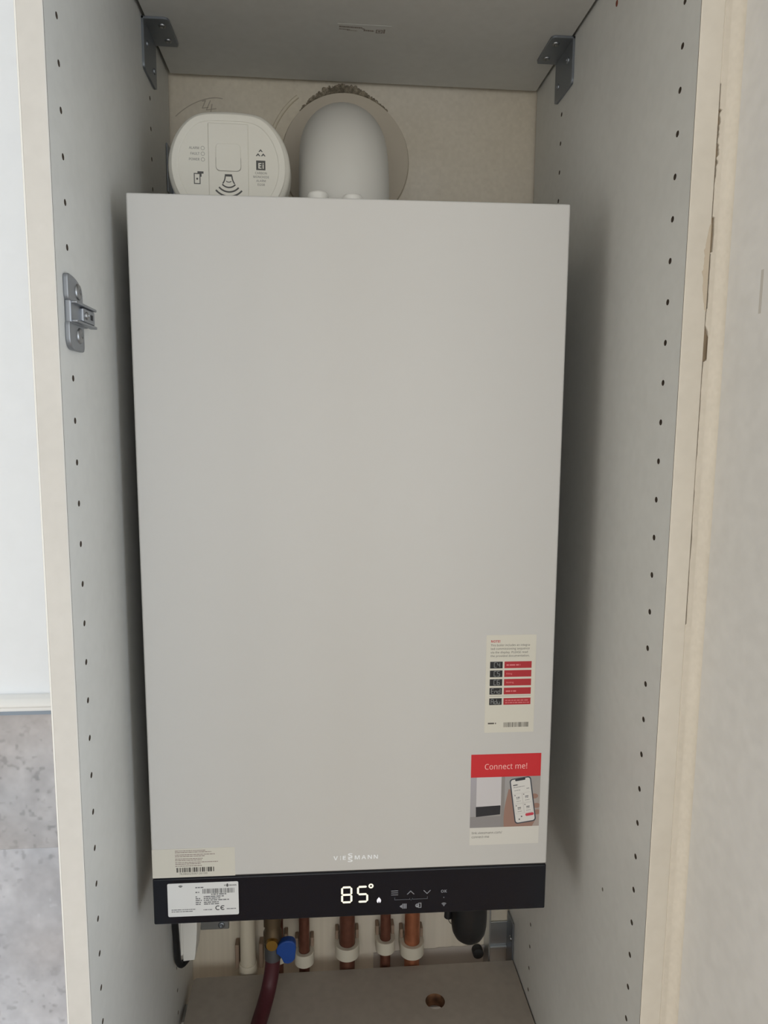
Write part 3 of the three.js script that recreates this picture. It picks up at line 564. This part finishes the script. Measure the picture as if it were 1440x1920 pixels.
{ // crumbling mortar above the rosette: loose lumps
  const g = new THREE.Group(); g.name = 'mortar_patch'; wallBack.add(g);
  const lump = [];
  for (let k = 0; k < 620; k++) {
    const a = (50 + 84 * (k / 620)) * Math.PI / 180 + (rnd() - 0.5) * 0.06, side = Math.sin((a * 180 / Math.PI - 48) / 92 * Math.PI), r = 80 + rnd() * (2.5 + 11 * side ** 3), s = 0.5 + rnd() * rnd() * 1.9;
    const y = 327 + r * Math.sin(a); if (y > 419) continue;
    const b = new THREE.IcosahedronGeometry(s / 1000, 1), p = b.attributes.position;
    for (let i = 0; i < p.count; i++) { const q = 0.75 + 0.5 * lattice[(Math.abs(Math.round(p.getX(i) * 1e6)) * 31 + Math.abs(Math.round(p.getY(i) * 1e6)) * 17 + k * 101) & 65535]; p.setXYZ(i, p.getX(i) * q, p.getY(i) * q, p.getZ(i) * q * 0.6); }
    b.computeVertexNormals(); const c = P(-14 + r * Math.cos(a), y, 0.6 + rnd() * 1.4); b.translate(c.x, c.y, c.z); lump.push(b);
  }
  const bed = new THREE.Shape(), outer = [], inner = [];
  for (let k = 0; k <= 60; k++) { const d = 50 + 84 * k / 60, a = d * Math.PI / 180, q = Math.max(0, Math.sin((d - 48) / 88 * Math.PI)); const r = 80 + (1.5 + 10.5 * q ** 3) * (0.7 + 0.6 * fbm(0.35, k / 60, 32, 2, 77)); outer.push([-14 + r * Math.cos(a), Math.min(427, 327 + r * Math.sin(a))]); inner.push([-14 + 79 * Math.cos(a), 327 + 79 * Math.sin(a)]); }
  [...outer, ...inner.reverse()].forEach(([x, y], n) => n ? bed.lineTo(x / 1000, y / 1000) : bed.moveTo(x / 1000, y / 1000)); bed.closePath();
  const bg = new THREE.ExtrudeGeometry(bed, { depth: 0.0009, bevelEnabled: false }); bg.translate(0, EYE, 0); mesh('mortar_bed', metreUV(bg, 0.05), M.mortar, g);
  const m = mesh('mortar_crumbs', metreUV(mergeGeometries(lump), 0.05), M.mortar, g); m.userData.kind = 'stuff';
  // raised seam of old sealant curving down on the left of the rosette
  const pts = []; for (let k = 0; k <= 10; k++) { const a = (128 + k * 5.2) * Math.PI / 180; pts.push(P(-14 + 98 * Math.cos(a), 327 + 96 * Math.sin(a), 0.3)); }
  tube('sealant_bead', pts, 2.4, std(0xd9cfba, 0.7), g, 40, 8);
}
// carbon monoxide alarm standing on the boiler
{
  const a = thing('carbon_monoxide_alarm', 'white oval carbon monoxide alarm standing on top of the boiler', 'alarm', P(-137.5, 196.6, 185));
  const hw = 61.2, hh = 54.2;
  const outline = inset => {              // circle with flattened top and bottom
    const s = new THREE.Shape(), n = 96;
    for (let k = 0; k < n; k++) {
      const t = k / n * 2 * Math.PI, R = hw - inset, r = (R ** -16 + ((hh - inset) / Math.max(1e-3, Math.abs(Math.sin(t)))) ** -16) ** (-1 / 16);
      const x = r * Math.cos(t) / 1000, y = r * Math.sin(t) / 1000; k ? s.lineTo(x, y) : s.moveTo(x, y);
    } s.closePath(); return s;
  };
  const up = hh / 1000;
  const body = new THREE.ExtrudeGeometry(outline(9), { depth: 0.020, bevelEnabled: true, bevelThickness: 0.009, bevelSize: 0.009, bevelSegments: 10 }); body.translate(0, up, -0.013);
  const P0 = { x: -0.0612, y: 0, w: 0.1224, h: 0.1084 };
  const t = canvasTex(1224, 1084, (c, W, H) => {
    const X = x => (x + 61.2) * 10, Y = y => (108.4 - y) * 10;         // mm across and up from the base
    c.fillStyle = '#dbd8ce'; c.fillRect(0, 0, W, H);
    c.fillStyle = c.strokeStyle = '#6c6b68'; c.textBaseline = 'middle';
    c.font = '32px sans-serif'; c.textAlign = 'right';
    [['ALARM', 70.4], ['FAULT', 65], ['POWER', 59.6]].forEach(([s, y]) => { c.fillText(s, X(-28.6), Y(y)); c.lineWidth = 3; c.beginPath(); c.arc(X(-25.3), Y(y), 17, 0, 7); c.stroke(); });
    c.strokeStyle = c.fillStyle = '#4d4d4b'; c.lineWidth = 9; c.strokeRect(X(-34.2), Y(46), 56, 96); c.fillRect(X(-31), Y(48.2), 60, 22); c.fillRect(X(-28.4), Y(47), 14, 40); c.beginPath(); c.arc(X(-31.4), Y(41), 10, 0, 7); c.fill();
    // sounder mark
    c.strokeStyle = c.fillStyle = '#454543'; c.lineWidth = 12; c.fillRect(X(-3.8), Y(46), 72, 22); c.beginPath(); c.moveTo(X(-3.4), Y(44.5)); c.quadraticCurveTo(X(-3.6), Y(40), X(-6), Y(37)); c.moveTo(X(3.2), Y(44.5)); c.quadraticCurveTo(X(3.4), Y(40), X(5.8), Y(37)); c.stroke();
    for (const [r, w, l] of [[5, 0.8, 9], [12, 0.85, 15], [18, 0.85, 17], [24, 0.85, 18]]) { c.lineWidth = l * 0.9; c.beginPath(); c.arc(X(0), Y(42), r * 10 * 0.72, Math.PI / 2 - w, Math.PI / 2 + w); c.stroke(); }
    // three-house mark, maker's box, name
    const tri = (x, y, s) => { c.beginPath(); c.moveTo(X(x - s), Y(y - s * 0.5)); c.lineTo(X(x), Y(y + s * 0.7)); c.lineTo(X(x + s), Y(y - s * 0.5)); c.lineTo(X(x + s * 0.45), Y(y - s * 0.5)); c.lineTo(X(x), Y(y)); c.lineTo(X(x - s * 0.45), Y(y - s * 0.5)); c.fill(); };
    tri(32, 70, 2.2); tri(29.4, 66, 2.4); tri(34.6, 66, 2.4);
    c.fillRect(X(27.4), Y(60.6), 92, 92); c.fillStyle = '#dbd8ce'; c.font = 'bold 76px sans-serif'; c.textAlign = 'center'; c.fillText('Ei', X(32.2), Y(55.6));
    c.fillStyle = '#6c6b68'; c.font = '31px sans-serif'; ['CARBON', 'MONOXIDE', 'ALARM', 'Ei208'].forEach((s, i) => c.fillText(s, X(32.2), Y(48.6 - i * 3.7)));
  });
  const face = std(0xffffff, 0.45, { map: t });
  mesh('body', body, std(0xdbd8ce, 0.4), a);
  const rim = outline(5.5); rim.holes.push(new THREE.Path(outline(10.5).getPoints().reverse()));
  const rg = new THREE.ExtrudeGeometry(rim, { depth: 0.0022, bevelEnabled: true, bevelThickness: 0.0012, bevelSize: 0.0012, bevelSegments: 4 }); rg.translate(0, up, 0.0135);
  mesh('rim', rg, std(0xdbd8ce, 0.4), a);
  const plate = new THREE.ExtrudeGeometry(outline(8), { depth: 0.0006, bevelEnabled: false }); plate.translate(0, up, 0.0156);
  mesh('face_plate', planarUV(plate, P0.x, P0.y, P0.w, P0.h), face, a);
  const strip = new RoundedBoxGeometry(0.040, 0.0815, 0.003, 4, 0.0014); strip.translate(0, 0.0540, 0.0159);
  mesh('centre_panel', planarUV(strip, P0.x, P0.y, P0.w, P0.h), face, a);
  // test button set in a groove
  const rrect = (x0, x1, y0, y1, r) => { const q = new THREE.Shape(); q.moveTo(x0 + r, y0); q.lineTo(x1 - r, y0); q.quadraticCurveTo(x1, y0, x1, y0 + r); q.lineTo(x1, y1 - r); q.quadraticCurveTo(x1, y1, x1 - r, y1); q.lineTo(x0 + r, y1); q.quadraticCurveTo(x0, y1, x0, y1 - r); q.lineTo(x0, y0 + r); q.quadraticCurveTo(x0, y0, x0 + r, y0); return q; };
  const groove = new THREE.ExtrudeGeometry(rrect(-0.0126, 0.0126, 0.0487, 0.0650, 0.0048), { depth: 0.0003, bevelEnabled: false }); groove.translate(0, 0, 0.0173); mesh('button_groove', groove, std(0x9a9690, 0.8), a);
  const btn = new THREE.ExtrudeGeometry(rrect(-0.0118, 0.0118, 0.0495, 0.0745, 0.0045), { depth: 0.0008, bevelEnabled: true, bevelThickness: 0.0005, bevelSize: 0.0005, bevelSegments: 3 }); btn.translate(0, 0, 0.0171); mesh('test_button', btn, std(0xdbd8ce, 0.4), a);
}
// steel plate of the cabinet hanger beside the alarm
{
  const h = thing('wall_hanger_plate', 'small steel hanger plate in the corner behind the alarm', 'bracket', P(-228, 278, 10));
  boxAt('plate', -232.8, -231.4, 274, 331, 2, 30, M.darkSteel, h, 0.5);
  boxAt('flange', -231.4, -226, 274, 331, 1, 3, M.darkSteel, h, 0.5);
}

// ---------------------------------------------------------------- below the boiler
function pipeClip(x, y, rPipe, label) {
  const c = thing('pipe_clip', label, 'pipe clip', P(x, y, 0), 'pipe clips on the wall under the boiler');
  const zc = 22, ro = (rPipe + 6) / 1000, ri = (rPipe + 0.6) / 1000, s = new THREE.Shape();   // x across, y = depth from the wall
  s.moveTo(-ro, 0); s.lineTo(ro, 0); s.lineTo(ro, zc / 1000); s.absarc(0, zc / 1000, ro, 0, Math.PI, false); s.lineTo(-ro, 0);
  const h = new THREE.Path(); h.moveTo(-ri, 0.006); h.lineTo(-ri, zc / 1000); h.absarc(0, zc / 1000, ri, Math.PI, 0, true); h.lineTo(ri, 0.006); h.closePath(); s.holes.push(h);
  const g = new THREE.ExtrudeGeometry(s, { depth: 0.017, bevelEnabled: true, bevelThickness: 0.0006, bevelSize: 0.0005, bevelSegments: 1, curveSegments: 16 });
  g.rotateX(-Math.PI / 2); g.scale(1, 1, -1);
  const p = g.attributes.position; g.computeVertexNormals();
  const ind = []; for (let i = 0; i < p.count; i += 3) ind.push(i, i + 2, i + 1); g.setIndex(ind); g.computeVertexNormals();
  mesh('clip_band', g, M.clip, c);
  for (const q of [-1, 1]) boxAt('clip_arm', x + q * (rPipe + 3.6) - 2.4, x + q * (rPipe + 3.6) + 2.4, y + 17, y + 31, 0, 15, M.clipDirty, c, 1.2);
  return c;
}
function copperPipe(x, r, label, mat = M.copper, bottom = -1000) {
  const t = thing('copper_pipe', label, 'pipe', P(x, bottom, 22), 'copper pipes under the boiler');
  const m = cyl('tube', r, P(x, bottom, 22), P(x, -490, 22), mat, t, 28);
  m.geometry.attributes.uv.array.forEach((v, i, a) => { if (i % 2) a[i] = v * 5; });
  return t;
}
copperPipe(-109, 7.5, 'thin copper pipe behind the filling valve and red hose');
copperPipe(-71.6, 7.5, 'thin copper pipe next to the blue lever');
copperPipe(-9.8, 11, 'thick dull copper pipe between two thin ones');
copperPipe(45.6, 7.5, 'thin copper pipe beside the bright thick pipe');
copperPipe(84.6, 11, 'thick bright copper pipe next to the black trap', M.brightCopper);
pipeClip(-109, -770, 7.5, 'cream pipe clip behind the red hose');
pipeClip(-71.6, -778, 7.5, 'cream pipe clip on the thin pipe next to the blue lever');
pipeClip(-9.8, -769, 11, 'cream pipe clip on the thick dull copper pipe');
pipeClip(45.6, -765, 7.5, 'cream pipe clip on the thin pipe beside the bright pipe');
pipeClip(84.6, -772, 11, 'cream pipe clip on the thick bright copper pipe');
{ // white plastic waste pipe in its socket
  const w = thing('waste_pipe', 'white plastic waste pipe beside the filling valve', 'pipe', P(-151.9, -1000, 20));
  cyl('tube', 11, P(-151.9, -1000, 20), P(-151.9, -490, 20), M.waste, w);
  lathe('socket', [[11, 52], [12.4, 52], [12.8, 49], [12.8, 0], [11, 0]], P(-151.9, -828, 20), M.waste, w, 32);
  for (const x of [-171, -131]) boxAt('socket_ear', Math.min(x, x + (x < -151 ? 6 : -6)), Math.max(x, x + (x < -151 ? 6 : -6)), -790, -752, 0, 16, M.clipDirty, w, 1.5);
}
{ // filling valve with blue lever, hanging from the boiler
  const v = thing('filling_valve', 'brass filling valve with blue lever under the boiler', 'valve', P(-112, -700, 80));
  cyl('inlet_tube', 11, P(-112, -672, 80), P(-112, -490, 80), std(0x57504a, 0.5, { metalness: 0.7 }), v);
  cyl('nut', 13, P(-112, -672, 80), P(-112, -650, 80), M.oldBrass, v, 6);
  lathe('valve_body', [[0, 34], [9.5, 34], [10.5, 30], [10.5, 24], [12.5, 20], [12.5, 8], [10, 4], [8.5, 0], [0, 0]], P(-112, -704, 80), M.oldBrass, v, 24);
  cyl('side_boss', 9, P(-112, -692, 80), P(-112, -692, 97), M.brass, v, 20, 7.4);
  cyl('spindle', 4, P(-112, -700, 86), P(-94, -703, 88), M.brass, v, 16);
  const s = new THREE.Shape(); s.moveTo(-0.011, 0.004); s.quadraticCurveTo(-0.004, 0.014, 0.006, 0.012); s.quadraticCurveTo(0.012, 0.011, 0.012, 0.002); s.lineTo(0.0105, -0.013); s.quadraticCurveTo(0.005, -0.021, -0.002, -0.017); s.quadraticCurveTo(-0.005, -0.008, -0.011, -0.004); s.closePath();
  const g = new THREE.ExtrudeGeometry(s, { depth: 0.007, bevelEnabled: true, bevelThickness: 0.002, bevelSize: 0.0015, bevelSegments: 3, curveSegments: 8 }); const c = P(-94, -703, 84).sub(v.position); g.translate(c.x, c.y, c.z);
  tag(mesh('lever', g, M.blue, v), 'blue plastic lever');
}
{ // dark red filling hose
  const h = thing('filling_hose', 'dark red braided hose hanging from the valve over the shelf', 'hose', P(-118, -778, 100));
  tube('hose', [P(-112, -712, 80), P(-113, -735, 82), P(-117, -757, 90), P(-122, -768, 108), P(-127, -772.5, 130), P(-132, -773.2, 165), P(-135, -773.2, 205), P(-132, -773.2, 270), P(-118, -773.2, 320), P(-90, -773.2, 350)], 10, M.hose, h, 120, 24);
  cyl('end_nut', 10.6, P(-94, -773.2, 348), P(-74, -773.2, 362), M.oldBrass, h, 6);
  cyl('ferrule', 11.2, P(-112, -722, 80), P(-112, -703, 80), std(0x6e6f73, 0.5, { metalness: 0.8 }), h, 24);
}
{ // black condensate trap
  const t = thing('condensate_trap', 'black rounded condensate trap hanging under the boiler', 'trap', P(135, -640, 170));
  lathe('cup', [[0, 0], [6, 0.8], [12, 3.4], [17, 8], [20.2, 14.5], [21.6, 23], [22, 34], [22.2, 128], [0, 128]], P(135, -641, 170), std(0x07080c, 0.4), t, 40);
  cyl('side_spout', 5, P(113, -560, 166), P(110, -612, 164), std(0x0d0f14, 0.4), t);
}
{ // thin stray wires beside the trap
  const w = thing('thin_wire', 'thin dark loose wire curling beside the black trap', 'wire', P(140, -735, 4));
  tube('strand', [P(132, -700, 5), P(134, -722, 4), P(140, -733, 3), P(147, -736, 3), P(150, -730, 4), P(147, -722, 5), P(149, -700, 6)], 0.5, M.black, w, 50, 6);
  tube('strand', [P(128, -700, 5), P(131, -716, 4), P(137, -726, 3), P(144, -744, 2.5), P(151, -749, 2.5)], 0.45, M.black, w, 40, 6);
}
{ // cabinet support bracket, lower right
  const b = thing('support_bracket', 'galvanised channel bracket on the wall in the lower corner by the trap', 'bracket', P(215, -830, 10));
  boxAt('back_plate', 199, 232.6, -850, -746, 1.3, 3.3, M.steel, b, 0.5);
  boxAt('side_flange', 196.6, 199, -850, -690, 0.5, 30, M.steel, b, 0.6);
  boxAt('side_flange', 230.4, 232.8, -850, -728, 3.3, 34, M.darkSteel, b, 0.6);
  boxAt('fold', 199, 230.4, -788, -784, 3.3, 7, M.steel, b, 0.6);
  screwHead(4, P(230, -755, 27), new THREE.Vector3(-1, 0, 0), b);
  cyl('rubber_bung', 8, P(186, -790, 1), P(186, -790, 12), M.slot, b, 20);
}
{ // grey fixing strap behind the boiler, lower left
  const b = thing('fixing_strap', 'small grey steel strap screwed to the wall beside the white plug', 'bracket', P(-200, -736, 2));
  boxAt('strap', -221, -180, -735, -690, 0, 4, M.steel, b, 1.8);
  screwHead(5, P(-191, -728, 4), new THREE.Vector3(0, 0, 1), b, M.darkSteel);
}
{ // white switched socket with plug on the left panel, black cable looping down
  const s = thing('plug_socket', 'white plug in a flat wall socket on the cabinet side', 'socket', P(-224, -690, 118));
  boxAt('socket_plate', -233.1, -222, -680, -600, 80, 122, M.white, s, 2);
  const g = new THREE.Shape(); g.moveTo(-0.2215, -0.687); g.lineTo(-0.2085, -0.686); g.quadraticCurveTo(-0.2045, -0.655, -0.2045, -0.625); g.lineTo(-0.2215, -0.62); g.closePath();
  const e = new THREE.ExtrudeGeometry(g, { depth: 0.034, bevelEnabled: true, bevelThickness: 0.001, bevelSize: 0.0008, bevelSegments: 2 }); e.translate(0, EYE, 0.086); e.translate(-s.position.x, -s.position.y, -s.position.z);
  mesh('plug_body', e, M.white, s);
  const c = thing('power_cable', 'black cable looping from the boiler down to the white plug', 'cable', P(-229, -690, 125));
  tube('cable', [P(-222, -480, 150), P(-225, -560, 150), P(-226.4, -600, 145), P(-227, -640, 136), P(-227.6, -668, 129), P(-227.4, -684, 125), P(-224, -692, 121), P(-218, -690, 112), P(-214, -684, 106)], 4.2, M.black, c, 90, 14);
}

renderer.render(scene, camera);
